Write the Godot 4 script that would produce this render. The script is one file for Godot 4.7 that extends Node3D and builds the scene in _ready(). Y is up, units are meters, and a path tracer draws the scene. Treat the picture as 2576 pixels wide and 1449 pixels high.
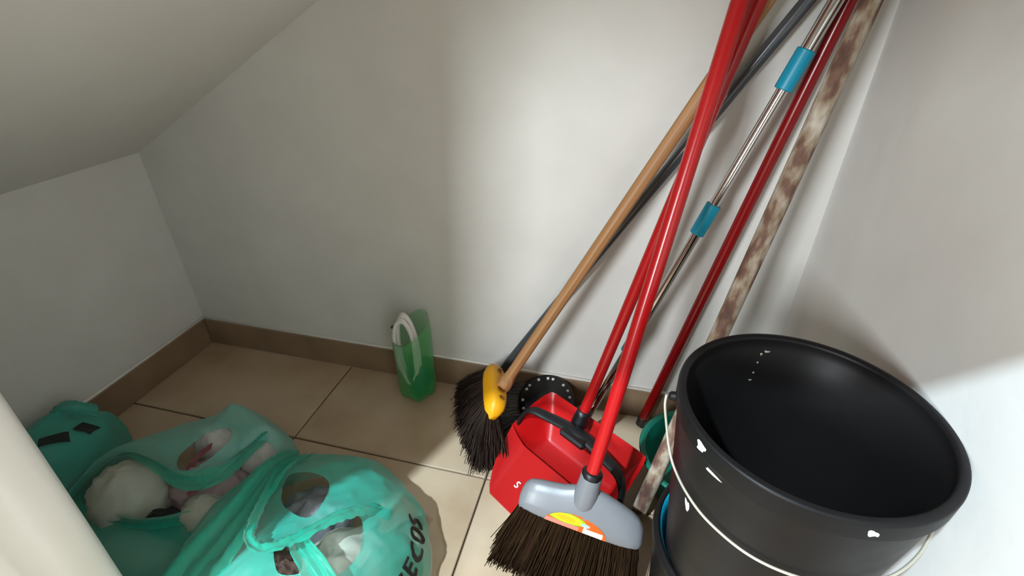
extends Node3D
# A cupboard under a staircase: cleaning tools leaning in the corner, buckets, bags of rubbish.
# Metres. x runs along the back wall, y up, z towards the opening where the camera is.

const TEAL := Color(0.20, 0.74, 0.645)
var used := {}
var rng := RandomNumberGenerator.new()
var M := {}


func _ready() -> void:
	rng.seed = 7
	# ---- camera
	var cam := Camera3D.new()
	cam.name = "camera"
	cam.fov = 61.41
	cam.near = 0.01
	cam.far = 50.0
	add_child(cam)
	cam.transform = Transform3D(Basis(Vector3(0.97066, 0.00179, -0.24043), Vector3(-0.12554, 0.85663, -0.50043), Vector3(0.20506, 0.51594, 0.83172)).orthonormalized(), Vector3(0, 0.852, 0))
	cam.current = true
	# ---- environment
	var env := Environment.new()
	env.background_mode = Environment.BG_SKY
	var sky := Sky.new()
	var psm := ProceduralSkyMaterial.new()
	psm.sky_top_color = Color(0.55, 0.68, 0.9)
	psm.sky_horizon_color = Color(0.8, 0.87, 0.95)
	psm.ground_bottom_color = Color(0.5, 0.48, 0.45)
	psm.ground_horizon_color = Color(0.7, 0.7, 0.7)
	sky.sky_material = psm
	env.sky = sky
	env.tonemap_mode = Environment.TONE_MAPPER_LINEAR
	env.tonemap_exposure = 1.06
	env.sdfgi_enabled = true
	env.ssao_enabled = true
	env.ssil_enabled = true
	var we := WorldEnvironment.new()
	we.name = "world_environment"
	we.environment = env
	add_child(we)
	# ---- daylight through the hall window
	var win := AreaLight3D.new()
	win.name = "window_daylight"
	win.area_size = Vector2(0.62, 0.95)
	win.position = Vector3(-1.26, 1.35, 2.14)
	win.light_color = Color(0.95, 0.98, 1.0)
	win.light_energy = 8.8
	win.area_normalize_energy = true
	win.shadow_enabled = true
	win.set("area_range", 12.0)
	add_child(win)
	materials()
	structure()
	bucket_pair()
	poles()
	front_broom()
	dustpan()
	corner_broom()
	spin_mop()
	basin()
	bottle()
	bags()


# ------------------------------------------------------------------ naming
func numbered(n: String) -> String:
	if not used.has(n):
		used[n] = 0
		return n
	used[n] += 1
	return "%s_%03d" % [n, used[n]]


func thing(called: String, label: String, category: String, at := Vector3.ZERO, group := "") -> Node3D:
	var o := Node3D.new()
	o.name = numbered(called)
	add_child(o)
	o.position = at
	o.set_meta("label", label)
	o.set_meta("category", category)
	if group:
		o.set_meta("group", group)
	return o


func part(called: String, st: SurfaceTool, m: Material, parent: Node3D, label := "") -> MeshInstance3D:
	st.generate_normals()
	var o := MeshInstance3D.new()
	o.name = called
	o.mesh = st.commit()
	o.material_override = m
	parent.add_child(o, true)
	if label:
		o.set_meta("label", label)
	return o


func struct(called: String, st: SurfaceTool, m: Material, label := "") -> MeshInstance3D:
	var o := part(called, st, m, self)
	o.set_meta("kind", "structure")
	if label:
		o.set_meta("label", label)
		o.set_meta("category", called.split("_")[0])
	return o


# ------------------------------------------------------------------ mesh helpers
func new_st() -> SurfaceTool:
	var st := SurfaceTool.new()
	st.begin(Mesh.PRIMITIVE_TRIANGLES)
	return st


func tri(st: SurfaceTool, a: Vector3, b: Vector3, c: Vector3, ua := Vector2.ZERO, ub := Vector2.ZERO, uc := Vector2.ZERO) -> void:
	st.set_uv(ua); st.add_vertex(a)
	st.set_uv(ub); st.add_vertex(b)
	st.set_uv(uc); st.add_vertex(c)


# rows of points; group 0 and up smooth, -1 flat; skip(i, j) leaves a cell out
func grid(st: SurfaceTool, rows: Array, group := 0, flip := false, skip = null) -> void:
	st.set_smooth_group(group if group >= 0 else 0xFFFFFFFF)
	var nr := rows.size()
	for i in nr - 1:
		var ra: PackedVector3Array = rows[i]
		var rb: PackedVector3Array = rows[i + 1]
		var nc := ra.size()
		for j in nc - 1:
			if skip != null and skip.call(i, j):
				continue
			var u0 := float(j) / (nc - 1)
			var u1 := float(j + 1) / (nc - 1)
			var v0 := float(i) / (nr - 1)
			var v1 := float(i + 1) / (nr - 1)
			var a := Vector2(u0, v0)
			var b := Vector2(u1, v0)
			var c := Vector2(u1, v1)
			var d := Vector2(u0, v1)
			if flip:
				tri(st, ra[j], rb[j + 1], ra[j + 1], a, c, b)
				tri(st, ra[j], rb[j], rb[j + 1], a, d, c)
			else:
				tri(st, ra[j], ra[j + 1], rb[j + 1], a, b, c)
				tri(st, ra[j], rb[j + 1], rb[j], a, c, d)


# profile of (radius, height) turned round the y axis of xf; several smooth groups where a radius/height repeats
func lathe(st: SurfaceTool, prof: Array, xf := Transform3D.IDENTITY, seg := 40, group0 := 0, squash := 1.0) -> void:
	var rows := []
	var g := group0
	for k in prof.size():
		var p: Vector2 = prof[k]
		var r := PackedVector3Array()
		for i in seg + 1:
			var t := TAU * (i % seg) / seg
			r.append(xf * Vector3(p.x * cos(t), p.y, p.x * sin(t) * squash))
		if k > 0 and p == prof[k - 1]:
			grid(st, rows, g, true)
			rows = []
			g += 1
		rows.append(r)
	grid(st, rows, g, true)


func frame_along(d: Vector3, hint := Vector3.UP) -> Basis:
	var y := d.normalized()
	var x := hint.cross(y)
	if x.length() < 0.05:
		x = Vector3.RIGHT.cross(y)
	x = x.normalized()
	return Basis(x, y, x.cross(y))


# straight rod from a to b with rounded ends
func rod(st: SurfaceTool, a: Vector3, b: Vector3, ra: float, rb: float, seg := 28, dome := 0.4) -> void:
	var l := a.distance_to(b)
	var xf := Transform3D(frame_along(b - a), a)
	lathe(st, [Vector2(0.0001, 0), Vector2(ra * (1 - dome), 0), Vector2(ra, ra * dome), Vector2(ra, ra * dome), Vector2(lerpf(ra, rb, 0.5), l * 0.5), Vector2(rb, l - rb * dome), Vector2(rb, l - rb * dome), Vector2(rb * (1 - dome), l), Vector2(0.0001, l)], xf, seg)


func smooth_path(pts: Array, per := 8, closed := false) -> PackedVector3Array:
	var out := PackedVector3Array()
	var n := pts.size()
	var last := n if closed else n - 1
	for i in last:
		var a: Vector3 = pts[(i - 1 + n) % n] if closed or i > 0 else pts[0] * 2.0 - pts[1]
		var b: Vector3 = pts[i]
		var c: Vector3 = pts[(i + 1) % n]
		var d: Vector3 = pts[(i + 2) % n] if closed or i + 2 < n else pts[n - 1] * 2.0 - pts[n - 2]
		for k in per:
			out.append(b.cubic_interpolate(c, a, d, float(k) / per))
	if not closed:
		out.append(pts[n - 1])
	return out


func tube(st: SurfaceTool, path: PackedVector3Array, r: float, sides := 10, closed := false, r_end := -1.0) -> void:
	var rows := []
	var n := path.size()
	var up := Vector3.UP
	for i in n:
		var t := (path[(i + 1) % n] - path[(i - 1 + n) % n]) if closed else (path[mini(i + 1, n - 1)] - path[maxi(i - 1, 0)])
		t = t.normalized()
		var x := (up - t * up.dot(t))
		if x.length() < 0.01:
			x = Vector3.RIGHT - t * t.x
		x = x.normalized()
		up = x
		var z := t.cross(x)
		var rr := r if r_end < 0 else lerpf(r, r_end, float(i) / (n - 1))
		var row := PackedVector3Array()
		for k in sides + 1:
			var a := TAU * (k % sides) / sides
			row.append(path[i] + x * cos(a) * rr + z * sin(a) * rr)
		rows.append(row)
	if closed:
		rows.append(rows[0])
	grid(st, rows, 0, false)
	if not closed:
		for e in [0, n - 1]:
			for k in sides:
				if e == 0:
					tri(st, path[e], rows[e][k + 1], rows[e][k])
				else:
					tri(st, path[e], rows[e][k], rows[e][k + 1])


# box with chamfered edges, size s about centre c
func box(st: SurfaceTool, c: Vector3, s: Vector3, ch := 0.0, basis := Basis.IDENTITY) -> void:
	st.set_smooth_group(0xFFFFFFFF)
	var h := s * 0.5
	var k := minf(ch, minf(h.x, minf(h.y, h.z)) * 0.99)
	var pt := func(sx: int, sy: int, sz: int, ax: int) -> Vector3:
		var v := Vector3(sx * (h.x - (0.0 if ax == 0 else k)), sy * (h.y - (0.0 if ax == 1 else k)), sz * (h.z - (0.0 if ax == 2 else k)))
		return c + basis * v
	var quad := func(a: Vector3, b: Vector3, cc: Vector3, d: Vector3) -> void:
		var n := (b - a).cross(cc - a)
		if n.dot((a + b + cc + d) * 0.25 - c) > 0:
			tri(st, a, cc, b); tri(st, a, d, cc)
		else:
			tri(st, a, b, cc); tri(st, a, cc, d)
	for sg in [-1, 1]:
		quad.call(pt.call(sg, -1, -1, 0), pt.call(sg, 1, -1, 0), pt.call(sg, 1, 1, 0), pt.call(sg, -1, 1, 0))
		quad.call(pt.call(-1, sg, -1, 1), pt.call(1, sg, -1, 1), pt.call(1, sg, 1, 1), pt.call(-1, sg, 1, 1))
		quad.call(pt.call(-1, -1, sg, 2), pt.call(1, -1, sg, 2), pt.call(1, 1, sg, 2), pt.call(-1, 1, sg, 2))
	if k <= 0:
		return
	for p in [-1, 1]:
		for q in [-1, 1]:
			quad.call(pt.call(p, q, -1, 0), pt.call(p, q, 1, 0), pt.call(p, q, 1, 1), pt.call(p, q, -1, 1))
			quad.call(pt.call(p, -1, q, 0), pt.call(p, 1, q, 0), pt.call(p, 1, q, 2), pt.call(p, -1, q, 2))
			quad.call(pt.call(-1, p, q, 1), pt.call(1, p, q, 1), pt.call(1, p, q, 2), pt.call(-1, p, q, 2))
			for r in [-1, 1]:
				var a: Vector3 = pt.call(p, q, r, 0)
				var b: Vector3 = pt.call(p, q, r, 1)
				var d: Vector3 = pt.call(p, q, r, 2)
				if (b - a).cross(d - a).dot((a + b + d) / 3.0 - c) > 0:
					tri(st, a, d, b)
				else:
					tri(st, a, b, d)


# flat polygon (counter-clockwise in its own x, y) given a thickness along z of xf, with a small chamfer on the front
func slab(st: SurfaceTool, poly: PackedVector2Array, depth: float, xf: Transform3D) -> void:
	st.set_smooth_group(0xFFFFFFFF)
	var ids := Geometry2D.triangulate_polygon(poly)
	var ccw := not Geometry2D.is_polygon_clockwise(poly)
	for k in range(0, ids.size(), 3):
		var a := poly[ids[k]]
		var b := poly[ids[k + 1]]
		var c := poly[ids[k + 2]]
		if (b - a).cross(c - a) < 0:
			var sw := b
			b = c
			c = sw
		tri(st, xf * Vector3(a.x, a.y, depth), xf * Vector3(c.x, c.y, depth), xf * Vector3(b.x, b.y, depth))
		tri(st, xf * Vector3(a.x, a.y, 0), xf * Vector3(b.x, b.y, 0), xf * Vector3(c.x, c.y, 0))
	var n := poly.size()
	for i in n:
		var a := poly[i]
		var b := poly[(i + 1) % n]
		var p0 := xf * Vector3(a.x, a.y, 0)
		var p1 := xf * Vector3(b.x, b.y, 0)
		var q0 := xf * Vector3(a.x, a.y, depth)
		var q1 := xf * Vector3(b.x, b.y, depth)
		if ccw:
			tri(st, p0, q1, p1); tri(st, p0, q0, q1)
		else:
			tri(st, p0, p1, q1); tri(st, p0, q1, q0)


# a sheet with thickness: rows of points and the same rows moved by d
func sheet(st: SurfaceTool, rows: Array, d: Vector3, group := 0) -> void:
	grid(st, rows, group, false)
	var low := []
	for r in rows:
		var q := PackedVector3Array()
		for p in r:
			q.append(p + d)
		low.append(q)
	grid(st, low, group + 1, true)
	var nr := rows.size()
	var nc: int = rows[0].size()
	grid(st, [rows[0], low[0]], group + 2, true)
	grid(st, [rows[nr - 1], low[nr - 1]], group + 2, false)
	for j in [0, nc - 1]:
		var a := PackedVector3Array()
		var b := PackedVector3Array()
		for i in nr:
			a.append(rows[i][j])
			b.append(low[i][j])
		grid(st, [a, b], group + 3, j != 0)


# many thin tapering strands, each a three-sided spike
func strand(st: SurfaceTool, a: Vector3, b: Vector3, ra: float, rb: float, bend := Vector3.ZERO) -> void:
	var bs := frame_along(b - a, Vector3(0.3, 0.1, 1))
	var m := (a + b) * 0.5 + bend
	var rows := []
	for q in [[a, ra], [m, (ra + rb) * 0.5], [b, rb]]:
		var r := PackedVector3Array()
		for k in 4:
			var t := TAU * (k % 3) / 3.0
			r.append(q[0] + (bs.x * cos(t) + bs.z * sin(t)) * q[1])
		rows.append(r)
	grid(st, rows, 0, true)
	tri(st, rows[2][0], rows[2][1], rows[2][2])


# ------------------------------------------------------------------ materials
func mat(c: Color, rough := 0.5, metal := 0.0, spec := 0.5) -> StandardMaterial3D:
	var m := StandardMaterial3D.new()
	m.albedo_color = c
	m.roughness = rough
	m.metallic = metal
	m.metallic_specular = spec
	return m


func noise_tex(seed_: int, freq: float, ramp: Array, size := 512, normal := false, bump := 2.0, octaves := 4, kind := FastNoiseLite.TYPE_SIMPLEX_SMOOTH) -> NoiseTexture2D:
	var f := FastNoiseLite.new()
	f.seed = seed_
	f.frequency = freq
	f.noise_type = kind
	f.fractal_octaves = octaves
	var t := NoiseTexture2D.new()
	t.width = size
	t.height = size
	t.seamless = true
	t.noise = f
	if normal:
		t.as_normal_map = true
		t.bump_strength = bump
	else:
		var g := Gradient.new()
		var offs := PackedFloat32Array()
		var cols := PackedColorArray()
		for r in ramp:
			offs.append(r[0])
			cols.append(r[1])
		g.offsets = offs
		g.colors = cols
		t.color_ramp = g
	return t


func tri_planar(m: StandardMaterial3D, scale: float, world := true) -> void:
	m.uv1_triplanar = true
	m.uv1_world_triplanar = world
	m.uv1_scale = Vector3.ONE * scale


func materials() -> void:
	var w := mat(Color.WHITE, 0.62, 0.0, 0.35)
	w.albedo_texture = noise_tex(3, 0.006, [[0.0, Color(0.865, 0.853, 0.828)], [1.0, Color(0.893, 0.884, 0.862)]])
	w.normal_enabled = true
	w.normal_texture = noise_tex(5, 0.05, [], 512, true, 1.0)
	w.normal_scale = 0.12
	tri_planar(w, 1.6)
	M.wall = w
	M.hall = mat(Color(0.485, 0.425, 0.355), 0.8)
	var variants := []
	for k in 3:
		var t := mat(Color(1, 1, 1), 0.3, 0.0, 0.5)
		t.albedo_texture = noise_tex(20 + k, 0.007, [[0.0, Color(0.675, 0.575, 0.46)], [0.5, Color(0.74, 0.645, 0.535)], [1.0, Color(0.78, 0.695, 0.595)]], 512, false, 2.0, 5)
		tri_planar(t, 1.1)
		variants.append(t)
	M.tile = variants
	var bb := mat(Color(1, 1, 1), 0.35)
	bb.albedo_texture = noise_tex(31, 0.008, [[0.0, Color(0.50, 0.41, 0.32)], [1.0, Color(0.61, 0.51, 0.41)]])
	tri_planar(bb, 1.5)
	M.baseboard = bb
	M.grout = mat(Color(0.34, 0.28, 0.22), 0.9)
	M.caulk = mat(Color(0.93, 0.92, 0.89), 0.6)
	M.black = mat(Color(0.06, 0.06, 0.065), 0.42)
	var bk := mat(Color(0.085, 0.078, 0.078), 0.5, 0.0, 0.3)
	bk.roughness_texture = noise_tex(41, 0.02, [[0.0, Color(0.75, 0.75, 0.75)], [1.0, Color(1, 1, 1)]], 256)
	tri_planar(bk, 3.0, false)
	M.bucket = bk
	M.red = mat(Color(0.70, 0.055, 0.06), 0.36)
	M.red_tube = mat(Color(0.70, 0.085, 0.095), 0.24)
	M.dark_red = mat(Color(0.52, 0.02, 0.03), 0.25)
	M.chrome = mat(Color(0.86, 0.85, 0.84), 0.1, 1.0)
	M.blue = mat(Color(0.05, 0.70, 0.84), 0.45)
	M.cyan = mat(Color(0.02, 0.58, 0.70), 0.4)
	M.grey_paint = mat(Color(0.33, 0.34, 0.35), 0.25, 0.35)
	M.grey_plastic = mat(Color(0.455, 0.455, 0.465), 0.36)
	M.yellow = mat(Color(0.86, 0.60, 0.04), 0.45)
	M.yellow_dark = mat(Color(0.52, 0.32, 0.02), 0.6)
	M.green = mat(Color(0.03, 0.40, 0.32), 0.4)
	M.wire = mat(Color(0.72, 0.69, 0.62), 0.4, 0.3)
	M.white = mat(Color(0.90, 0.89, 0.87), 0.55)
	M.wood = mat(Color.WHITE, 0.5)
	M.wood.albedo_texture = noise_tex(51, 0.012, [[0.0, Color(0.58, 0.40, 0.24)], [0.6, Color(0.69, 0.50, 0.32)], [1.0, Color(0.75, 0.57, 0.39)]])
	M.wood.uv1_scale = Vector3(2.0, 1.0, 1.0)
	M.weathered = mat(Color.WHITE, 0.75)
	M.weathered.albedo_texture = noise_tex(61, 0.012, [[0.0, Color(0.33, 0.22, 0.18)], [0.36, Color(0.46, 0.34, 0.28)], [0.5, Color(0.57, 0.50, 0.41)], [0.68, Color(0.66, 0.60, 0.53)], [1.0, Color(0.80, 0.77, 0.72)]], 512, false, 2.0, 4)
	M.weathered.uv1_scale = Vector3(0.5, 2.6, 1.0)
	var br := mat(Color.WHITE, 0.75, 0.0, 0.15)
	br.vertex_color_use_as_albedo = true
	M.bristle = br
	var f := mat(Color(TEAL.r, TEAL.g, TEAL.b, 0.68), 0.42, 0.0, 0.35)
	f.transparency = BaseMaterial3D.TRANSPARENCY_ALPHA
	f.backlight_enabled = true
	f.backlight = Color(0.7, 0.7, 0.7)
	f.cull_mode = BaseMaterial3D.CULL_DISABLED
	M.film = f
	var f2: StandardMaterial3D = f.duplicate()
	f2.albedo_color = Color(0.06, 0.68, 0.565, 0.84)
	M.film_folded = f2
	var f3: StandardMaterial3D = f.duplicate()
	f3.albedo_color = Color(0.42, 0.82, 0.76, 0.56)
	M.film_thin = f3
	var f4: StandardMaterial3D = f.duplicate()
	f4.albedo_color = Color(0.25, 0.70, 0.63, 0.85)
	M.film_dull = f4
	M.paper = mat(Color(0.80, 0.785, 0.76), 0.8)
	M.mauve = mat(Color(0.66, 0.58, 0.58), 0.5)
	M.pink = mat(Color(0.56, 0.34, 0.35), 0.7)
	M.foam = mat(Color(0.70, 0.715, 0.655), 0.8)
	M.grey = mat(Color(0.52, 0.53, 0.55), 0.5)
	M.brown = mat(Color(0.36, 0.26, 0.22), 0.6)
	M.ink = mat(Color(0.05, 0.09, 0.09), 0.6)
	var pet := mat(Color(0.14, 0.72, 0.33, 0.50), 0.12, 0.0, 0.5)
	pet.transparency = BaseMaterial3D.TRANSPARENCY_ALPHA
	pet.roughness = 0.3
	pet.backlight_enabled = true
	pet.backlight = Color(0.6, 0.6, 0.6)
	pet.cull_mode = BaseMaterial3D.CULL_DISABLED
	M.pet = pet
	M.navy = mat(Color(0.03, 0.13, 0.30), 0.5)


# ------------------------------------------------------------------ room
const XL := -1.108
const XR := 0.332
const ZB := -0.882
const HX := -2.05
const HZ := 2.2
const HY := 2.62


func structure() -> void:
	# floor slab with tiles
	var st := new_st()
	box(st, Vector3((HX + XR) / 2, -0.055, (ZB + HZ) / 2), Vector3(XR - HX + 0.3, 0.1, HZ - ZB + 0.3), 0.0)
	var fl := struct("floor", st, M.grout, "beige ceramic tile floor with thin dark joints")
	var xs := [HX, -2.008, -1.558, -1.108, -0.658, -0.208, 0.242, XR]
	var zs := [ZB, -0.622, -0.172, 0.278, 0.728, 1.178, 1.628, 2.078, HZ]
	for i in xs.size() - 1:
		for k in zs.size() - 1:
			var x0: float = xs[i]
			var x1: float = xs[i + 1]
			var z0: float = zs[k]
			var z1: float = zs[k + 1]
			if x1 - x0 < 0.05:
				continue
			var t := new_st()
			box(t, Vector3((x0 + x1) / 2, -0.005, (z0 + z1) / 2), Vector3(x1 - x0 - 0.0035, 0.01, z1 - z0 - 0.0035), 0.0014)
			part("tile", t, M.tile[(i * 5 + k * 3) % 3], fl)
	# closet walls
	st = new_st()
	box(st, Vector3(-0.4, HY / 2, ZB - 0.06), Vector3(XR - XL + 0.3, HY, 0.12), 0.0)
	struct("wall_back", st, M.wall, "white painted back wall behind the leaning brooms")
	st = new_st()
	box(st, Vector3(XL - 0.06, 0.65, -0.54), Vector3(0.12, 1.3, 0.7), 0.0)
	struct("wall_left", st, M.wall, "low white painted wall under the slope at the left")
	st = new_st()
	box(st, Vector3(XR + 0.06, HY / 2, (ZB + HZ) / 2), Vector3(0.12, HY, HZ - ZB + 0.24), 0.0)
	struct("wall_right", st, M.wall, "white painted wall beside the big black bucket")
	# sloping underside of the stairs, a slab with its edge softened where plaster meets plaster
	st = new_st()
	var x0 := XL - 0.1
	var x1 := XR + 0.1
	var sy := func(x: float) -> float: return 0.54 + 0.567 * (x - XL)
	var rows := []
	for z in [ZB - 0.05, -0.14]:
		rows.append(PackedVector3Array([Vector3(x0, sy.call(x0), z), Vector3(x1, sy.call(x1), z), Vector3(x1, sy.call(x1) + 0.16, z), Vector3(x0, sy.call(x0) + 0.16, z), Vector3(x0, sy.call(x0), z)]))
	grid(st, rows, -1, true)
	struct("ceiling", st, M.wall, "sloping white plaster underside of the stairs")
	# front wall with the low opening; its left jamb is close to the lens
	st = new_st()
	rows = []
	for q in [[1.0, -0.478, -0.500], [0.70, -0.4915, -0.5125], [0.574, -0.4970, -0.518], [0.48, -0.5020, -0.5235], [0.37, -0.5095, -0.5315], [0.254, -0.5195, -0.542], [0.1, -0.5330, -0.555], [0.0, -0.542, -0.564]]:
		var y: float = q[0]
		var xb: float = q[1]
		var xf: float = q[2]
		rows.append(PackedVector3Array([Vector3(HX, y, -0.2), Vector3(xb - 0.016, y, -0.2), Vector3(xb - 0.007, y, -0.1975), Vector3(xb - 0.001, y, -0.191), Vector3(xb - 0.001, y, -0.18), Vector3((xb + xf) / 2, y, -0.16), Vector3(xf, y, -0.14), Vector3(xf - 0.003, y, -0.126), Vector3(xf - 0.015, y, -0.12), Vector3(HX, y, -0.12)]))
	grid(st, rows, 0, true)
	box(st, Vector3((HX + XR) / 2, (HY + 0.964) / 2, -0.16), Vector3(XR - HX + 0.1, HY - 0.964, 0.08), 0.004)
	struct("wall_front", st, M.wall, "close white plaster edge of the opening in front of the bags")
	# hall outside the opening
	st = new_st()
	box(st, Vector3(HX - 0.06, HY / 2, (HZ - 0.2) / 2), Vector3(0.12, HY, HZ + 0.4), 0.0)
	struct("wall_hall_left", st, M.hall, "tan wall at the side of the hall outside")
	st = new_st()
	box(st, Vector3(-0.52, HY / 2, HZ + 0.06), Vector3(0.86, HY, 0.12), 0.0)
	box(st, Vector3(0.15, HY / 2, HZ + 0.06), Vector3(0.6, HY, 0.12), 0.0)
	box(st, Vector3(-1.85, HY / 2, HZ + 0.06), Vector3(0.52, HY, 0.12), 0.0)
	box(st, Vector3(-1.27, 0.41, HZ + 0.06), Vector3(0.66, 0.82, 0.12), 0.0)
	box(st, Vector3(-1.27, (HY + 1.86) / 2, HZ + 0.06), Vector3(0.66, HY - 1.86, 0.12), 0.0)
	struct("wall_hall_rear", st, M.hall, "tan hall wall with the window in it")
	st = new_st()
	box(st, Vector3((HX + XR) / 2, HY + 0.06, 1.0), Vector3(XR - HX + 0.3, 0.12, 2.7), 0.0)
	struct("ceiling_hall", st, M.hall, "tan ceiling of the hall outside")
	st = new_st()
	for s in [[-1.59, 1.34, 0.03, 1.04], [-0.95, 1.34, 0.03, 1.04], [-1.27, 0.835, 0.66, 0.03], [-1.27, 1.845, 0.66, 0.03]]:
		box(st, Vector3(s[0], s[1], HZ + 0.05), Vector3(s[2], s[3], 0.05), 0.003)
	var wn := struct("window_1", st, M.white, "white framed window in the hall wall")
	st = new_st()
	box(st, Vector3(-1.27, 1.34, HZ + 0.05), Vector3(0.62, 1.0, 0.004), 0.0)
	var glass := mat(Color(0.95, 0.98, 1.0, 0.06), 0.03)
	glass.transparency = BaseMaterial3D.TRANSPARENCY_ALPHA
	part("pane", st, glass, wn)
	# baseboards of tile, with a white bead of filler on top
	var bh := 0.0795
	st = new_st()
	box(st, Vector3((XL + XR) / 2, bh / 2, ZB + 0.005), Vector3(XR - XL, bh, 0.01), 0.0012)
	var b := struct("baseboard_back", st, M.baseboard, "brown tile baseboard along the back wall")
	st = new_st()
	tube(st, PackedVector3Array([Vector3(XL, bh + 0.001, ZB + 0.003), Vector3(XR, bh + 0.001, ZB + 0.003)]), 0.004, 8)
	part("filler_bead", st, M.caulk, b, "white filler line")
	st = new_st()
	box(st, Vector3(XL + 0.005, bh / 2, -0.531), Vector3(0.01, bh, 0.68), 0.0012)
	b = struct("baseboard_left", st, M.baseboard, "brown tile baseboard along the low left wall")
	st = new_st()
	tube(st, PackedVector3Array([Vector3(XL + 0.003, bh + 0.001, -0.19), Vector3(XL + 0.003, bh + 0.001, ZB)]), 0.004, 8)
	part("filler_bead", st, M.caulk, b, "white filler line")
	st = new_st()
	box(st, Vector3(XR - 0.005, bh / 2, (ZB + HZ) / 2), Vector3(0.01, bh, HZ - ZB), 0.0012)
	struct("baseboard_right", st, M.baseboard, "brown tile baseboard behind the black buckets")
	# hall ceiling lamp
	var lp := thing("ceiling_lamp", "bare bulb in a white holder on the hall ceiling outside the opening", "lamp", Vector3(-0.89, HY, 1.0))
	st = new_st()
	lathe(st, [Vector2(0.0, -0.03), Vector2(0.03, -0.03), Vector2(0.045, -0.01), Vector2(0.045, 0.0), Vector2(0.0, 0.0)], Transform3D.IDENTITY, 32)
	lathe(st, [Vector2(0.0, -0.09), Vector2(0.018, -0.09), Vector2(0.02, -0.03)], Transform3D.IDENTITY, 24)
	part("holder", st, M.white, lp)
	st = new_st()
	lathe(st, [Vector2(0.0, -0.205), Vector2(0.018, -0.2), Vector2(0.031, -0.18), Vector2(0.034, -0.16), Vector2(0.028, -0.13), Vector2(0.017, -0.1), Vector2(0.015, -0.085)], Transform3D.IDENTITY, 24)
	var em := mat(Color(1, 1, 1), 0.5)
	em.emission_enabled = true
	em.emission = Color(1.0, 1.0, 1.0)
	em.emission_energy_multiplier = 4.0
	part("bulb", st, em, lp)
	var om := SpotLight3D.new()
	om.name = "spot_light"
	om.spot_angle = 24.0
	om.spot_angle_attenuation = 0.5
	om.spot_range = 12.0
	om.spot_attenuation = 2.0
	om.light_color = Color(0.85, 0.94, 1.0)
	om.light_energy = 12.5
	om.light_size = 0.04
	om.shadow_enabled = true
	om.position = Vector3(0, -0.165, 0)
	lp.add_child(om)
	om.look_at_from_position(Vector3(-0.89, HY - 0.165, 1.0), Vector3(-0.05, 0.35, -0.40), Vector3.UP)
	# small screw in the wall by the bottle
	var sc := thing("wall_screw", "tiny dark screw head in the back wall just left of the green bottle", "screw", Vector3(-0.519, 0.153, ZB))
	st = new_st()
	lathe(st, [Vector2(0.0, 0.012), Vector2(0.0022, 0.0115), Vector2(0.0035, 0.009), Vector2(0.0035, 0.007), Vector2(0.0015, 0.006), Vector2(0.0015, -0.01)], Transform3D(Basis(Vector3.RIGHT, Vector3(0, 0, 1), Vector3(0, -1, 0)), Vector3.ZERO), 12)
	part("head", st, M.brown, sc)


# ------------------------------------------------------------------ buckets
func bucket_r(y: float) -> float:
	return 0.1 + (y - 0.25) * 0.026 / 0.247


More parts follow.
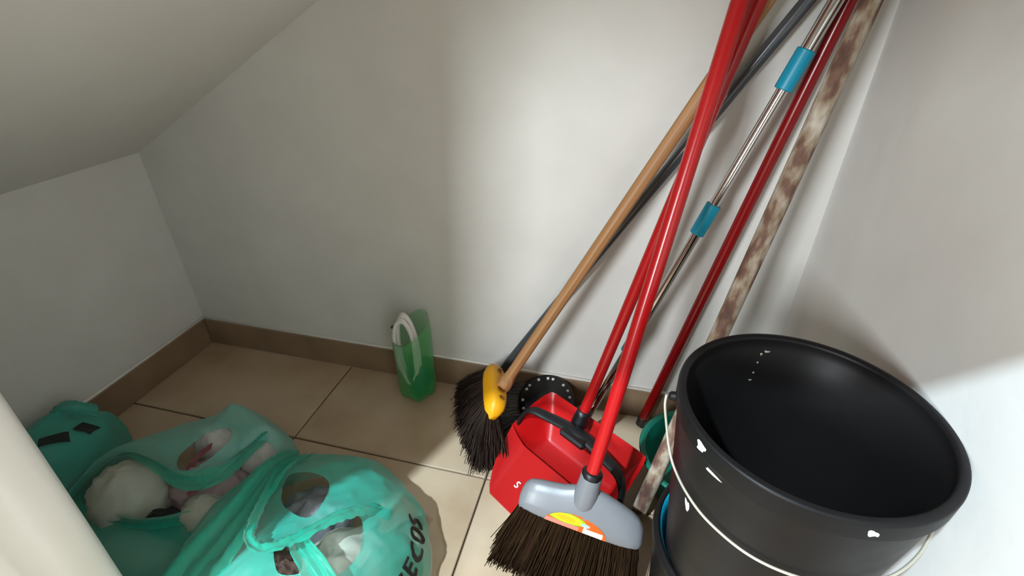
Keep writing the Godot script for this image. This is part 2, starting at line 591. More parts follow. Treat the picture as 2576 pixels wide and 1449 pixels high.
func bucket_pair() -> void:
	var c := Vector3(0.206, 0, -0.417)
	# lower bucket with a blue lining
	var lo := thing("lower_bucket", "black bucket underneath the big one, its blue inside showing at the left", "bucket", c)
	var st := new_st()
	lathe(st, [Vector2(0.0, 0.004), Vector2(0.088, 0.004), Vector2(0.092, 0.0), Vector2(0.098, 0.006), Vector2(0.098, 0.006), Vector2(0.1135, 0.218), Vector2(0.1135, 0.218), Vector2(0.1175, 0.221), Vector2(0.1190, 0.232), Vector2(0.1180, 0.2405), Vector2(0.1150, 0.243), Vector2(0.1105, 0.2425), Vector2(0.1095, 0.238)], Transform3D(Basis.IDENTITY, Vector3(0.004, 0, -0.017)), 72)
	part("body", st, M.bucket, lo)
	st = new_st()
	lathe(st, [Vector2(0.1100, 0.2405), Vector2(0.1075, 0.238), Vector2(0.1035, 0.222), Vector2(0.095, 0.03), Vector2(0.0, 0.028)], Transform3D(Basis.IDENTITY, Vector3(0.004, 0, -0.017)), 72)
	part("lining", st, M.blue, lo, "bright blue inner face")
	# big bucket on top
	var b := thing("big_bucket", "large open black plastic bucket with a wire handle, stacked in the right corner", "bucket", c + Vector3(0, 0.16, 0))
	var o := Vector3(0, -0.16, 0)
	st = new_st()
	var prof := [Vector2(0.0, 0.168), Vector2(0.086, 0.168), Vector2(0.0905, 0.165), Vector2(0.0915, 0.172), Vector2(0.0915, 0.172)]
	for y in [0.25, 0.33, 0.41, 0.468]:
		prof.append(Vector2(bucket_r(y), y))
	prof += [Vector2(bucket_r(0.474), 0.474), Vector2(bucket_r(0.474), 0.474), Vector2(0.1258, 0.475), Vector2(0.1268, 0.477), Vector2(0.1268, 0.477), Vector2(0.1272, 0.494), Vector2(0.1268, 0.4965), Vector2(0.1252, 0.498), Vector2(0.1205, 0.498), Vector2(0.1185, 0.4965), Vector2(0.118, 0.494), Vector2(0.118, 0.494)]
	for y in [0.482, 0.480]:
		prof.append(Vector2(bucket_r(y) - 0.0068 if y > 0.481 else bucket_r(y) - 0.0082, y))
	for y in [0.41, 0.33, 0.25, 0.18]:
		prof.append(Vector2(bucket_r(y) - 0.009, y))
	prof += [Vector2(0.08, 0.172), Vector2(0.0, 0.171)]
	lathe(st, prof, Transform3D(Basis.IDENTITY, o), 96)
	var bod := part("body", st, M.bucket, b)
	# ears for the handle
	for az in [184.0, 4.0]:
		var a := deg_to_rad(az)
		st = new_st()
		rod(st, o + Vector3(cos(a) * 0.121, 0.476, sin(a) * 0.121), o + Vector3(cos(a) * 0.1335, 0.476, sin(a) * 0.1335), 0.006, 0.005, 16)
		part("ear", st, M.bucket, bod)
	# wire bail lying round the front
	var pts := []
	for q in [[184.0, 0.476, 0.012], [181.0, 0.466, 0.013], [177.0, 0.441, 0.010], [172.0, 0.424, 0.008], [164.0, 0.413, 0.006], [150.0, 0.408, 0.005], [135.0, 0.403, 0.004], [115.0, 0.400, 0.004], [95.0, 0.400, 0.004], [75.0, 0.401, 0.005], [55.0, 0.404, 0.006], [38.0, 0.410, 0.008], [24.0, 0.420, 0.010], [14.0, 0.436, 0.012], [8.0, 0.455, 0.012], [4.0, 0.476, 0.012]]:
		var a := deg_to_rad(q[0])
		var r: float = bucket_r(q[1]) + q[2]
		pts.append(o + Vector3(cos(a) * r, q[1], sin(a) * r))
	st = new_st()
	tube(st, smooth_path(pts, 8), 0.0015, 10)
	part("wire_handle", st, M.wire, b, "thin pale wire handle")
	# dried white paint on the outside and inside
	for q in [[148.0, 0.487, 0.0065, 0.0062, 0.0], [140.0, 0.466, 0.0100, 0.0020, -0.35], [152.0, 0.381, 0.0045, 0.0085, 0.15], [82.0, 0.487, 0.005, 0.0040, 0.5]]:
		st = new_st()
		paint_spot(st, o, deg_to_rad(q[0]), q[1], q[2], q[3], q[4], 1.0)
		part("paint_spot", st, M.white, bod, "dried white paint")
	for q in [[-98.0, 0.484, 0.002, 0.003], [-97.0, 0.478, 0.0035, 0.0015], [-100.0, 0.474, 0.0015, 0.002], [-101.0, 0.462, 0.0012, 0.0015], [-102.0, 0.447, 0.0014, 0.0016], [-103.0, 0.436, 0.0024, 0.0014]]:
		st = new_st()
		paint_spot(st, o, deg_to_rad(q[0]), q[1], q[2], q[3], 0.0, -1.0)
		part("paint_spot", st, M.wire, bod, "small pale splash")


func paint_spot(st: SurfaceTool, o: Vector3, az: float, y: float, w: float, h: float, lean: float, side: float) -> void:
	var n := 14
	var mid := PackedVector3Array()
	var edge := PackedVector3Array()
	for i in n + 1:
		var t := TAU * (i % n) / n
		var k := 1.0 + 0.22 * sin(t * 3.0 + az * 7.0) + 0.12 * sin(t * 5.0 + y * 90.0)
		var sq := 1.0 / maxf(absf(cos(t)), absf(sin(t))) ** 0.7
		for m in [0, 1]:
			var s: float = (0.8 if m == 0 else 1.0) * k * sq * 0.9
			var yy := y + sin(t) * h * s
			var base := (0.1271 if yy > 0.475 else bucket_r(yy)) if side > 0 else bucket_r(yy) - 0.0085 + (0.003 if yy > 0.481 else 0.0)
			var r := base + side * (0.0006 if m == 0 else -0.0004)
			var aa := az + (cos(t) * w * s + sin(t) * h * s * lean) / base
			var p := o + Vector3(cos(aa) * r, yy, sin(aa) * r)
			if m == 0:
				mid.append(p)
			else:
				edge.append(p)
	grid(st, [mid, edge], 0, side < 0)
	var c := Vector3.ZERO
	for i in n:
		c += mid[i] / n
	for i in n:
		if side < 0:
			tri(st, c, mid[i], mid[i + 1])
		else:
			tri(st, c, mid[i + 1], mid[i])


# ------------------------------------------------------------------ poles
func pole(called: String, label: String, category: String, a: Vector3, b: Vector3, l: float, r0: float, r1: float, m: Material, named := "shaft") -> Node3D:
	var t := thing(called, label, category, a)
	var st := new_st()
	rod(st, Vector3.ZERO, (b - a).normalized() * l, r0, r1)
	part(named, st, m, t)
	return t


func poles() -> void:
	var a := Vector3(0.096, 0.006, -0.842)
	var b := Vector3(0.310, 1.084, -0.866)
	var u := (b - a).normalized()
	var t := pole("dark_red_pole", "dark red metal pole with a black end cap standing alone by the baseboard", "pole", a, b, 0.97, 0.0100, 0.0105, M.dark_red)
	var st := new_st()
	rod(st, Vector3.ZERO - u * 0.002, u * 0.03, 0.0105, 0.0112, 24, 0.5)
	part("end_cap", st, M.black, t, "black plastic end cap")
	a = Vector3(0.098, 0.012, -0.612)
	b = Vector3(0.324, 1.111, -0.862)
	pole("weathered_pole", "thick old wooden pole with flaking brown and white paint, rightmost of the leaning poles", "pole", a, b, 0.98, 0.0140, 0.0132, M.weathered)
	a = Vector3(-0.280, 0.012, -0.861)
	b = Vector3(0.284, 0.97, -0.864)
	pole("grey_pole", "dark grey metal pole leaning along the back wall behind the wooden handle", "pole", a, b, 1.04, 0.0092, 0.0104, M.grey_paint)


# ------------------------------------------------------------------ front broom
func front_broom() -> void:
	var o := Vector3(-0.008, 0.09, -0.509)
	var a := Vector3(0.148, 0.942, -0.301).normalized()
	var e := Vector3(0.989, -0.135, 0.063)
	e = (e - a * a.dot(e)).normalized()
	var n := e.cross(a)
	var root := thing("red_handled_broom", "red handled broom with a silver grey head and dark bristles, in front of the dustpan", "broom", o)
	var bs := Basis(e, a, n)
	# head: lofted along x
	var st := new_st()
	var rows := []
	var xs := [-0.108, -0.1065, -0.103, -0.095, -0.08, -0.06, -0.04, -0.025, -0.01, 0.003, 0.016, 0.03, 0.045, 0.06, 0.075, 0.088, 0.097, 0.102, 0.1035]
	var hs := [0.018, 0.030, 0.041, 0.049, 0.053, 0.056, 0.060, 0.066, 0.071, 0.073, 0.072, 0.069, 0.065, 0.060, 0.055, 0.048, 0.038, 0.026, 0.016]
	var ds := [0.006, 0.012, 0.016, 0.019, 0.021, 0.0222, 0.0225, 0.0225, 0.0225, 0.0225, 0.0225, 0.0225, 0.0225, 0.0222, 0.021, 0.019, 0.016, 0.012, 0.006]
	for i in xs.size():
		var x: float = xs[i]
		var h: float = hs[i]
		var d: float = ds[i]
		var lo := 0.012 if (i == 0 or i == xs.size() - 1) else (0.005 if (i == 1 or i == xs.size() - 2) else 0.0)
		var r := PackedVector3Array()
		for q in [[-0.9, lo], [-1.0, lo + 0.004], [-1.0, lo + 0.3 * (h - lo)], [-0.75, lo + 0.72 * (h - lo)], [-0.5, lo + 0.93 * (h - lo)], [-0.2, h], [0.1, h], [0.35, lo + 0.94 * (h - lo)], [0.7, lo + 0.66 * (h - lo)], [0.97, lo + 0.36 * (h - lo)], [1.0, lo + 0.30 * (h - lo)], [1.0, lo + 0.004], [0.9, lo], [-0.9, lo]]:
			r.append(bs * Vector3(x, q[1], q[0] * d))
		rows.append(r)
	grid(st, rows, 0, false)
	for i in [0, rows.size() - 1]:
		var cc := bs * Vector3(xs[i], 0.016, 0)
		for k in rows[i].size() - 1:
			if i == 0:
				tri(st, cc, rows[i][k], rows[i][k + 1])
			else:
				tri(st, cc, rows[i][k + 1], rows[i][k])
	var head := part("head", st, M.grey_plastic, root)
	# socket and handle
	st = new_st()
	lathe(st, [Vector2(0.0150, 0.036), Vector2(0.0190, 0.046), Vector2(0.0195, 0.066), Vector2(0.018, 0.088), Vector2(0.0175, 0.098), Vector2(0.0165, 0.101), Vector2(0.012, 0.102)], Transform3D(bs, bs * Vector3(-0.004, 0, 0.0045)), 36, 0, 0.92)
	var sk := part("socket", st, M.grey_plastic, root, "tapered grey socket")
	st = new_st()
	lathe(st, [Vector2(0.0168, 0.096), Vector2(0.0172, 0.104), Vector2(0.015, 0.107), Vector2(0.0115, 0.1075)], Transform3D(bs, bs * Vector3(-0.004, 0, 0.0045)), 32)
	part("collar", st, M.black, sk, "dark ring where the handle enters")
	var foot := Vector3(0.003, 0.190, -0.535) - o
	var top := Vector3(0.163, 1.2, -0.866) - o
	st = new_st()
	rod(st, foot - a * 0.02, foot + (top - foot).normalized() * 1.1, 0.0112, 0.0118)
	part("handle", st, M.red_tube, root, "bright red tube handle")
	# bristles
	st = new_st()
	for i in 4200:
		var x := rng.randf_range(-0.101, 0.099)
		var z := rng.randf_range(-0.019, 0.020)
		var k := rng.randf_range(0.86, 1.0)
		var p := bs * Vector3(x, 0.004, z)
		var q := bs * Vector3(x * 1.25 - 0.004 + rng.randfn(0, 0.003), -0.108 * k, z * 1.9 + 0.010 + rng.randfn(0, 0.003))
		if (q + o).y < 0.003:
			q = p.lerp(q, ((p + o).y - 0.003 - rng.randf() * 0.004) / ((p + o).y - (q + o).y))
		var s := rng.randf_range(0.55, 1.35)
		st.set_color(Color(0.031 * s, 0.0165 * s, 0.0085 * s))
		strand(st, p, q, 0.0011, 0.0007, bs * Vector3(rng.randfn(0, 0.0015), 0, 0.004))
	var br := part("bristles", st, M.bristle, root, "dense dark brown bristles")
	br.set_meta("kind", "stuff")
	# round label cut off by the lower edge of the head
	var im := Image.create(256, 128, false, Image.FORMAT_RGBA8)
	for y in 128:
		for x in 256:
			var u := x / 255.0
			var v := 1.0 - y / 127.0
			var c := Color(0.86, 0.33, 0.06)
			if v < 0.3 and u < 0.55:
				c = Color(0.78, 0.46, 0.38)
			if v < 0.36 and u > 0.62 and u < 0.94:
				c = Color(0.80, 0.74, 0.70)
			var el := Vector2((u - 0.33) / 0.32, (v - 0.62) / 0.34).length()
			if el < 1.0:
				c = Color(0.52, 0.70, 0.10)
			if el < 0.82:
				c = Color(0.84, 0.70, 0.08)
			if el < 0.5 and absf(sin(u * 70.0 + sin(v * 30.0))) < 0.45:
				c = Color(0.72, 0.46, 0.05)
			if Vector2((u - 0.64) / 0.075, (v - 0.55) / 0.12).length() < 1.0:
				c = Color(0.60, 0.80, 0.92)
			if u > 0.63 and u < 0.67 and v < 0.45 and v > 0.2:
				c = Color(0.9, 0.75, 0.72)
			im.set_pixel(x, y, c)
	var lm := mat(Color.WHITE, 0.35)
	lm.albedo_texture = ImageTexture.create_from_image(im)
	st = new_st()
	rows = []
	for i in 7:
		var v := i / 6.0
		var r := PackedVector3Array()
		var half := 0.052 * sqrt(maxf(0.0, 1.0 - v * v * 0.96))
		for j in 17:
			var x := -0.006 + lerpf(-half, half, j / 16.0)
			# follow the front face: upright to 0.3 of its height, then sloping back
			var y := 0.003 + v * 0.026
			var h := 0.068
			var z := 0.0225
			if y > 0.30 * h:
				z = lerpf(0.0225, 0.0158, clampf((y - 0.30 * h) / (0.36 * h), 0, 1))
			r.append(bs * Vector3(x, y, z + 0.0009))
		rows.append(r)
	st.set_smooth_group(0)
	for i in 6:
		for j in 16:
			var pa: Vector3 = rows[i][j]
			var pb: Vector3 = rows[i][j + 1]
			var pc: Vector3 = rows[i + 1][j + 1]
			var pd: Vector3 = rows[i + 1][j]
			var f := func(p: Vector3) -> Vector2:
				var l := bs.inverse() * p
				return Vector2((l.x + 0.058) / 0.104, 1.0 - (l.y - 0.003) / 0.026)
			tri(st, pa, pc, pb, f.call(pa), f.call(pc), f.call(pb))
			tri(st, pa, pd, pc, f.call(pa), f.call(pd), f.call(pc))
	part("sticker", st, lm, head, "orange, yellow and green oval sticker")


# ------------------------------------------------------------------ dustpan
func dustpan() -> void:
	var o := Vector3(-0.106, 0, -0.804)
	var u := Vector3(0.839, 0, 0.544)
	var v := Vector3(-0.544, 0, 0.839)
	var root := thing("red_dustpan", "bright red long handled dustpan with a black bracket, lying behind the grey broom head", "dustpan", o)
	var pt := func(q: Vector3) -> Vector3: return u * q.x + v * q.z + Vector3.UP * q.y
	var st := new_st()
	var rows := []
	# v, base y, side y, outer left, base left, base right, outer right
	var prof := [[0.000, 0.100, 0.100, 0.012, 0.022, 0.226, 0.236], [0.003, 0.094, 0.100, 0.002, 0.014, 0.234, 0.246], [0.02, 0.055, 0.097, -0.004, 0.026, 0.222, 0.252], [0.042, 0.012, 0.092, -0.007, 0.036, 0.212, 0.255], [0.05, 0.006, 0.09, -0.008, 0.036, 0.212, 0.256], [0.108, 0.006, 0.066, -0.012, 0.034, 0.214, 0.260], [0.110, 0.020, 0.066, -0.012, 0.034, 0.214, 0.260], [0.1125, 0.033, 0.063, -0.011, 0.030, 0.218, 0.259], [0.16, 0.020, 0.042, 0.002, 0.034, 0.214, 0.246], [0.195, 0.011, 0.024, 0.020, 0.038, 0.210, 0.228], [0.216, 0.006, 0.009, 0.034, 0.044, 0.204, 0.214], [0.226, 0.004, 0.005, 0.046, 0.055, 0.193, 0.202]]
	for p in prof:
		var r := PackedVector3Array()
		for q in [[p[3], p[2]], [lerpf(p[3], p[4], 0.5), lerpf(p[2], p[1], 0.55)], [lerpf(p[3], p[4], 0.88), lerpf(p[2], p[1], 0.94)], [p[4] + 0.008, p[1]], [0.124, p[1]], [p[5] - 0.008, p[1]], [lerpf(p[6], p[5], 0.88), lerpf(p[2], p[1], 0.94)], [lerpf(p[6], p[5], 0.5), lerpf(p[2], p[1], 0.55)], [p[6], p[2]]]:
			r.append(pt.call(Vector3(q[0], q[1], p[0])))
		rows.append(r)
	sheet(st, rows.slice(0, 6), Vector3(0, -0.003, 0), 0)
	sheet(st, rows.slice(5, 8), Vector3(0, -0.003, 0), 10)
	sheet(st, rows.slice(7), Vector3(0, -0.003, 0), 20)
	var pan := part("pan", st, M.red, root)
	# black bracket
	st = new_st()
	var pts := []
	for q in [[-0.010, 0.046, 0.100], [-0.006, 0.078, 0.086], [0.012, 0.101, 0.075], [0.05, 0.104, 0.066], [0.09, 0.107, 0.060], [0.124, 0.110, 0.058], [0.158, 0.107, 0.060], [0.198, 0.104, 0.066], [0.236, 0.101, 0.075], [0.254, 0.078, 0.086], [0.258, 0.046, 0.100]]:
		pts.append(pt.call(Vector3(q[0], q[1], q[2])))
	var path := smooth_path(pts, 6)
	var rows2 := []
	for i in path.size():
		var t := (path[mini(i + 1, path.size() - 1)] - path[maxi(i - 1, 0)]).normalized()
		var side := t.cross(v).normalized()
		var wd := 0.008 + 0.006 * sin(PI * i / (path.size() - 1.0))
		var r := PackedVector3Array()
		for k in 13:
			var an := TAU * (k % 12) / 12
			r.append(path[i] + side * sin(an) * 0.0055 + v * cos(an) * wd)
		rows2.append(r)
	grid(st, rows2, 0, true)
	box(st, pt.call(Vector3(0.124, 0.106, 0.066)), Vector3(0.06, 0.014, 0.034), 0.004, Basis(u, Vector3.UP, -v))
	part("bracket", st, M.black, root, "black plastic bail bracket")
	# handle
	var a := Vector3(-0.035, 0.105, -0.721)
	var b := Vector3(0.260, 1.375, -0.866)
	var d := (b - a).normalized()
	st = new_st()
	lathe(st, [Vector2(0.017, -0.004), Vector2(0.0165, 0.012), Vector2(0.0145, 0.022), Vector2(0.0145, 0.034), Vector2(0.0105, 0.034)], Transform3D(frame_along(d), a - o), 28)
	part("socket", st, M.black, root, "black handle socket")
	st = new_st()
	rod(st, a - o + d * 0.01, a - o + d * 0.98, 0.0105, 0.0110)
	part("handle", st, M.red_tube, root, "red tube handle")
	# printed white letter on the ramp
	var tm := TextMesh.new()
	tm.text = "S"
	tm.font = sys_font(700)
	tm.font_size = 32
	tm.pixel_size = 0.00062
	tm.depth = 0.0006
	var ti := MeshInstance3D.new()
	ti.name = "printed_letter"
	ti.mesh = tm
	ti.material_override = M.white
	var nrm := (u * 0.0 + Vector3(0, 1, 0) + v * 0.26).normalized()
	ti.transform = Transform3D(Basis(u, nrm.cross(u).normalized(), nrm), pt.call(Vector3(0.078, 0.0165, 0.180)))
	pan.add_child(ti, true)


func sys_font(weight := 400) -> SystemFont:
	var f := SystemFont.new()
	f.font_names = PackedStringArray(["Droid Sans"])
	f.font_weight = weight
	return f


# ------------------------------------------------------------------ corner broom
func corner_broom() -> void:
	var p0 := Vector3(-0.250, 0.120, -0.824)
	var p1 := Vector3(-0.206, 0.112, -0.690)
	var o := Vector3(-0.24, 0.0, -0.76)
	var root := thing("wooden_handled_broom", "broom with a plain wooden handle, yellow holder and fanned dark bristles, by the back wall", "broom", o)
	var along := (p1 - p0).normalized()
	var down := Vector3(-0.55, -0.83, 0.06)
	down = (down - along * along.dot(down)).normalized()
	var across := along.cross(down).normalized()
	var c := (p0 + p1) * 0.5 - o
	# yellow holder: half-lens shape seen from the side, slab thick, with rounded border
	var st := new_st()
	var rows := []
	for i in 17:
		var s := -1.0 + i / 8.0
		var prof := sqrt(maxf(0.0, 1.0 - pow(absf(s), 3.2)))
		var th := 0.007 + 0.015 * prof
		var hi := 0.004 + 0.026 * prof
		var r := PackedVector3Array()
		for k in 17:
			var an := TAU * (k % 16) / 16
			var cy := signf(sin(an)) * pow(absf(sin(an)), 0.6)
			var cx := signf(cos(an)) * pow(absf(cos(an)), 0.6)
			r.append(c + along * s * 0.071 + across * cx * th - down * (cy * (hi if cy > 0 else 0.016)))
		rows.append(r)
	grid(st, rows, 0, false)
	for i in [0, 16]:
		for k in 16:
			var cc: Vector3 = c + along * (-0.071 if i == 0 else 0.071)
			if i == 0:
				tri(st, cc, rows[i][k + 1], rows[i][k])
			else:
				tri(st, cc, rows[i][k], rows[i][k + 1])
	var hd := part("holder", st, M.yellow, root, "yellow plastic bristle holder")
	# sunken holes on the visible side
	var face := -across if (-across).dot(Vector3(0.2, 0.7, 0.6)) > across.dot(Vector3(0.2, 0.7, 0.6)) else across
	for q in [[0.022, 0.0305, 0.0085], [0.044, 0.0290, 0.0060], [-0.034, 0.0302, 0.0060]]:
		st = new_st()
		var fb := frame_along(-down, along)
		lathe(st, [Vector2(0.0, 0.0), Vector2(q[2] * 0.55, 0.0), Vector2(q[2] * 0.8, 0.0016), Vector2(q[2], 0.0004)], Transform3D(fb, c + along * q[0] - down * q[1] + face * 0.0), 20)
		part("hole", st, M.yellow_dark, hd, "dark hole in the holder")
	# handle and its rounded foot
	var a := Vector3(-0.205, 0.135, -0.757) - o
	var b := Vector3(0.288, 1.12, -0.857) - o
	var d := (b - a).normalized()
	st = new_st()
	var xf := Transform3D(frame_along(d), a)
	lathe(st, [Vector2(0.0, -0.022), Vector2(0.008, -0.020), Vector2(0.0145, -0.011), Vector2(0.0165, 0.002), Vector2(0.0155, 0.016), Vector2(0.0125, 0.028), Vector2(0.0112, 0.04), Vector2(0.0112, 0.3), Vector2(0.0115, 0.6), Vector2(0.0117, 1.1), Vector2(0.009, 1.107), Vector2(0.0, 1.108)], xf, 28)
	part("handle", st, M.wood, root, "plain light brown wooden handle")
	# bristles fanning to the floor
	st = new_st()
	var t0 := Vector3(-0.352, 0.003, -0.860)
	var t1 := Vector3(-0.236, 0.003, -0.618)
	for i in 5200:
		var k := rng.randf()
		var w := rng.randf_range(-1, 1)
		var p := c + along * (k * 2 - 1) * 0.066 + across * w * 0.016 + down * 0.008
		var q := t0.lerp(t1, k) - o
		q += Vector3(-0.022 * sin(PI * k), 0, -0.008 * sin(PI * k))
		q += Vector3(0.85, 0, -0.45) * (w * 0.5 + 0.5) * 0.085 * (0.5 + 0.5 * k)
		q += Vector3(rng.randfn(0, 0.006), absf(rng.randfn(0, 0.006)), rng.randfn(0, 0.005))
		q.z = maxf(q.z, -0.868 - o.z)
		q = p.lerp(q, rng.randf_range(0.9, 1.0))
		var s := rng.randf_range(0.5, 1.5)
		st.set_color(Color(0.034 * s, 0.022 * s, 0.017 * s))
		strand(st, p, q, 0.0012, 0.0007, Vector3(rng.randfn(0, 0.003), 0.006, rng.randfn(0, 0.003)))
	var br := part("bristles", st, M.bristle, root, "fan of dark brown bristles")
	br.set_meta("kind", "stuff")


# ------------------------------------------------------------------ spin mop
func spin_mop() -> void:
	var a := Vector3(-0.027, 0.060, -0.770)
	var b := Vector3(0.387, 1.289, -0.866)
	var d := (b - a).normalized()
	var root := thing("spin_mop", "chrome telescopic mop handle with blue joints and a black dotted mop disc behind the dustpan", "mop", a)
	var at := func(s: float) -> Vector3: return d * s
	var st := new_st()
	rod(st, at.call(0.0), at.call(0.5), 0.0082, 0.0082)
	rod(st, at.call(0.5), at.call(0.75), 0.0085, 0.0085)
	rod(st, at.call(0.74), at.call(0.94), 0.0098, 0.0098)
	part("pole", st, M.chrome, root)
	for q in [[0.715, 0.771, 0.0130], [0.473, 0.529, 0.0123], [0.205, 0.25, 0.0115]]:
		st = new_st()
		var l: float = q[1] - q[0]
		lathe(st, [Vector2(0.008, 0.0), Vector2(q[2] - 0.001, 0.0), Vector2(q[2], 0.0012), Vector2(q[2], 0.0012), Vector2(q[2], l - 0.0012), Vector2(q[2], l - 0.0012), Vector2(q[2] - 0.001, l), Vector2(0.008, l)], Transform3D(frame_along(d), at.call(q[0])), 32)
		part("joint", st, M.cyan, root, "blue plastic locking joint")
	# disc, leaning against the baseboard
	var c := Vector3(-0.120, 0.046, -0.822) - a
	var nrm := Vector3(-0.08, 0.85, 0.52).normalized()
	var fb := frame_along(nrm)
	st = new_st()
	lathe(st, [Vector2(0.0, -0.008), Vector2(0.060, -0.008), Vector2(0.066, -0.003), Vector2(0.066, 0.002), Vector2(0.062, 0.005), Vector2(0.03, 0.006), Vector2(0.026, 0.014), Vector2(0.0, 0.016)], Transform3D(fb, c), 40)
	tube(st, smooth_path([c + nrm * 0.012, c + Vector3(0.045, 0.012, 0.02), Vector3(-0.008, -0.012, 0.004), Vector3.ZERO], 6), 0.009, 12)
	var md := part("mop_disc", st, M.black, root, "black mop disc")
	for i in 17:
		var t := TAU * (i + 0.25 * sin(i * 2.3)) / 17.0
		st = new_st()
		lathe(st, [Vector2(0.0040, 0.0045), Vector2(0.0032, 0.0068), Vector2(0.0, 0.0076)], Transform3D(fb, c + fb.x * cos(t) * 0.055 + fb.z * sin(t) * 0.055), 8)
		part("tuft_dot", st, M.white, md, "white tuft end")
	# fibres spilling to the left
	st = new_st()
	for i in 800:
		var t := rng.randf_range(0.55 * PI, 1.35 * PI)
		var p := c + fb.x * cos(t) * 0.058 + fb.z * sin(t) * 0.058 - nrm * 0.006
		var dir := Vector3(cos(t), 0, sin(t))
		var q := p + dir * rng.randf_range(0.02, 0.06) + Vector3(-0.015, 0, 0.0)
		q.y = 0.004 - a.y + rng.randf() * 0.014
		q.z = maxf(q.z, -0.866 - a.z)
		var s := rng.randf_range(0.4, 1.3)
		st.set_color(Color(0.19 * s, 0.185 * s, 0.18 * s))
		strand(st, p, q, 0.0015, 0.001, Vector3(0, 0.008, 0) + dir * 0.008)
	var fi := part("fibres", st, M.bristle, root, "grey mop fibres")
	fi.set_meta("kind", "stuff")


# ------------------------------------------------------------------ basin
func basin() -> void:
	var root := thing("green_basin", "small green plastic basin on the floor behind the black buckets", "basin", Vector3(0.205, 0, -0.716))
	var st := new_st()
	lathe(st, [Vector2(0.0, 0.006), Vector2(0.082, 0.006), Vector2(0.086, 0.0), Vector2(0.090, 0.005), Vector2(0.107, 0.078), Vector2(0.116, 0.08), Vector2(0.118, 0.084), Vector2(0.116, 0.087), Vector2(0.109, 0.087), Vector2(0.105, 0.083), Vector2(0.105, 0.083), Vector2(0.088, 0.012), Vector2(0.082, 0.009), Vector2(0.0, 0.009)], Transform3D.IDENTITY, 64)
	part("bowl", st, M.green, root)


# ------------------------------------------------------------------ bottle
func bottle() -> void:
	var o := Vector3(-0.442, 0, -0.822)
	var root := thing("cut_bottle", "green plastic bottle with its top cut off, standing against the back wall", "bottle", o)
	var st := new_st()
	var rows := []
	var ys := [0.012, 0.004, 0.0, 0.003, 0.012, 0.024, 0.04, 0.07, 0.10, 0.13, 0.16, 0.185, 0.205, 0.215]
	var rs := [0.006, 0.018, 0.027, 0.036, 0.0425, 0.0455, 0.046, 0.045, 0.0455, 0.0455, 0.046, 0.0455, 0.044, 0.0435]
	for i in ys.size():
		var r := PackedVector3Array()
		for k in 61:
			var t := TAU * (k % 60) / 60
			var petal := 0.5 + 0.5 * cos(5.0 * t + 0.5)
			var lift: float = (1.0 - petal) * 0.014 * clampf(1.0 - ys[i] / 0.03, 0, 1) * clampf(rs[i] / 0.03, 0, 1)
			var y: float = ys[i] + lift
			var rr: float = rs[i]
			if i >= ys.size() - 3:
				y += (0.030 * cos(t + 0.75) - 0.014) * (i - ys.size() + 4) / 3.0
			r.append(Vector3(cos(t) * rr, y, sin(t) * rr * 0.97))
		rows.append(r)
	grid(st, rows, 0, true)
	part("body", st, M.pet, root)
	# coiled white cable inside
	st = new_st()
	var pts := []
	var turns := 4
	for i in turns * 12 + 1:
		var t := TAU * i / 12.0 + 0.4
		var w := 0.024 + 0.003 * sin(i * 0.7)
		var k := i / float(turns * 12)
		pts.append(Vector3(cos(t) * w - 0.005 - 0.06 * (sin(t) * 0.5 + 0.5) * 0.1, 0.142 + sin(t) * (0.098 - 0.014 * k), 0.004 + 0.022 * k + 0.003 * sin(i * 1.3)))
	tube(st, smooth_path(pts, 5), 0.0050, 10)
	var cable := part("cable_coil", st, M.white, self)
	cable.name = numbered("cable_coil")
	cable.position = o
	cable.set_meta("label", "white cable coiled into loops sticking out of the cut green bottle")
	cable.set_meta("category", "cable")
	# dark blue cloth at the bottom
	st = new_st()
	blob(st, Vector3(0.010, 0.058, 0.008), Vector3(0.026, 0.048, 0.026), 77, 0.16, 20, 26)
	var cl := part("blue_cloth", st, M.navy, self)
	cl.name = numbered("blue_cloth")
	cl.position = o
	cl.set_meta("label", "crumpled dark blue cloth at the bottom of the cut green bottle")
	cl.set_meta("category", "cloth")


# a closed lump with creases
func blob(st: SurfaceTool, c: Vector3, r: Vector3, seed_: int, amp := 0.25, nv := 22, nu := 32) -> void:
	var f := FastNoiseLite.new()
	f.seed = seed_
	f.frequency = 0.9
	f.fractal_type = FastNoiseLite.FRACTAL_RIDGED
	f.fractal_octaves = 3
	var rows := []
	for i in nv + 1:
		var ph := PI * i / nv
		var row := PackedVector3Array()
		for j in nu + 1:
			var t := TAU * (j % nu) / nu
			var d := Vector3(sin(ph) * cos(t), cos(ph), sin(ph) * sin(t))
			var k := 1.0 + amp * f.get_noise_3dv(d * 1.6)
			row.append(c + Vector3(d.x * r.x, d.y * r.y, d.z * r.z) * k)
		rows.append(row)
	grid(st, rows, 0, false)


func lump(called: String, label: String, category: String, at: Vector3, r: Vector3, m: Material, seed_: int, amp := 0.3, group := "") -> void:
	var st := new_st()
	blob(st, Vector3.ZERO, r, seed_, amp)
	var o := part(called, st, m, self)
	o.name = numbered(called)
	o.position = at
	o.set_meta("label", label)
	o.set_meta("category", category)
	if group:
		o.set_meta("group", group)


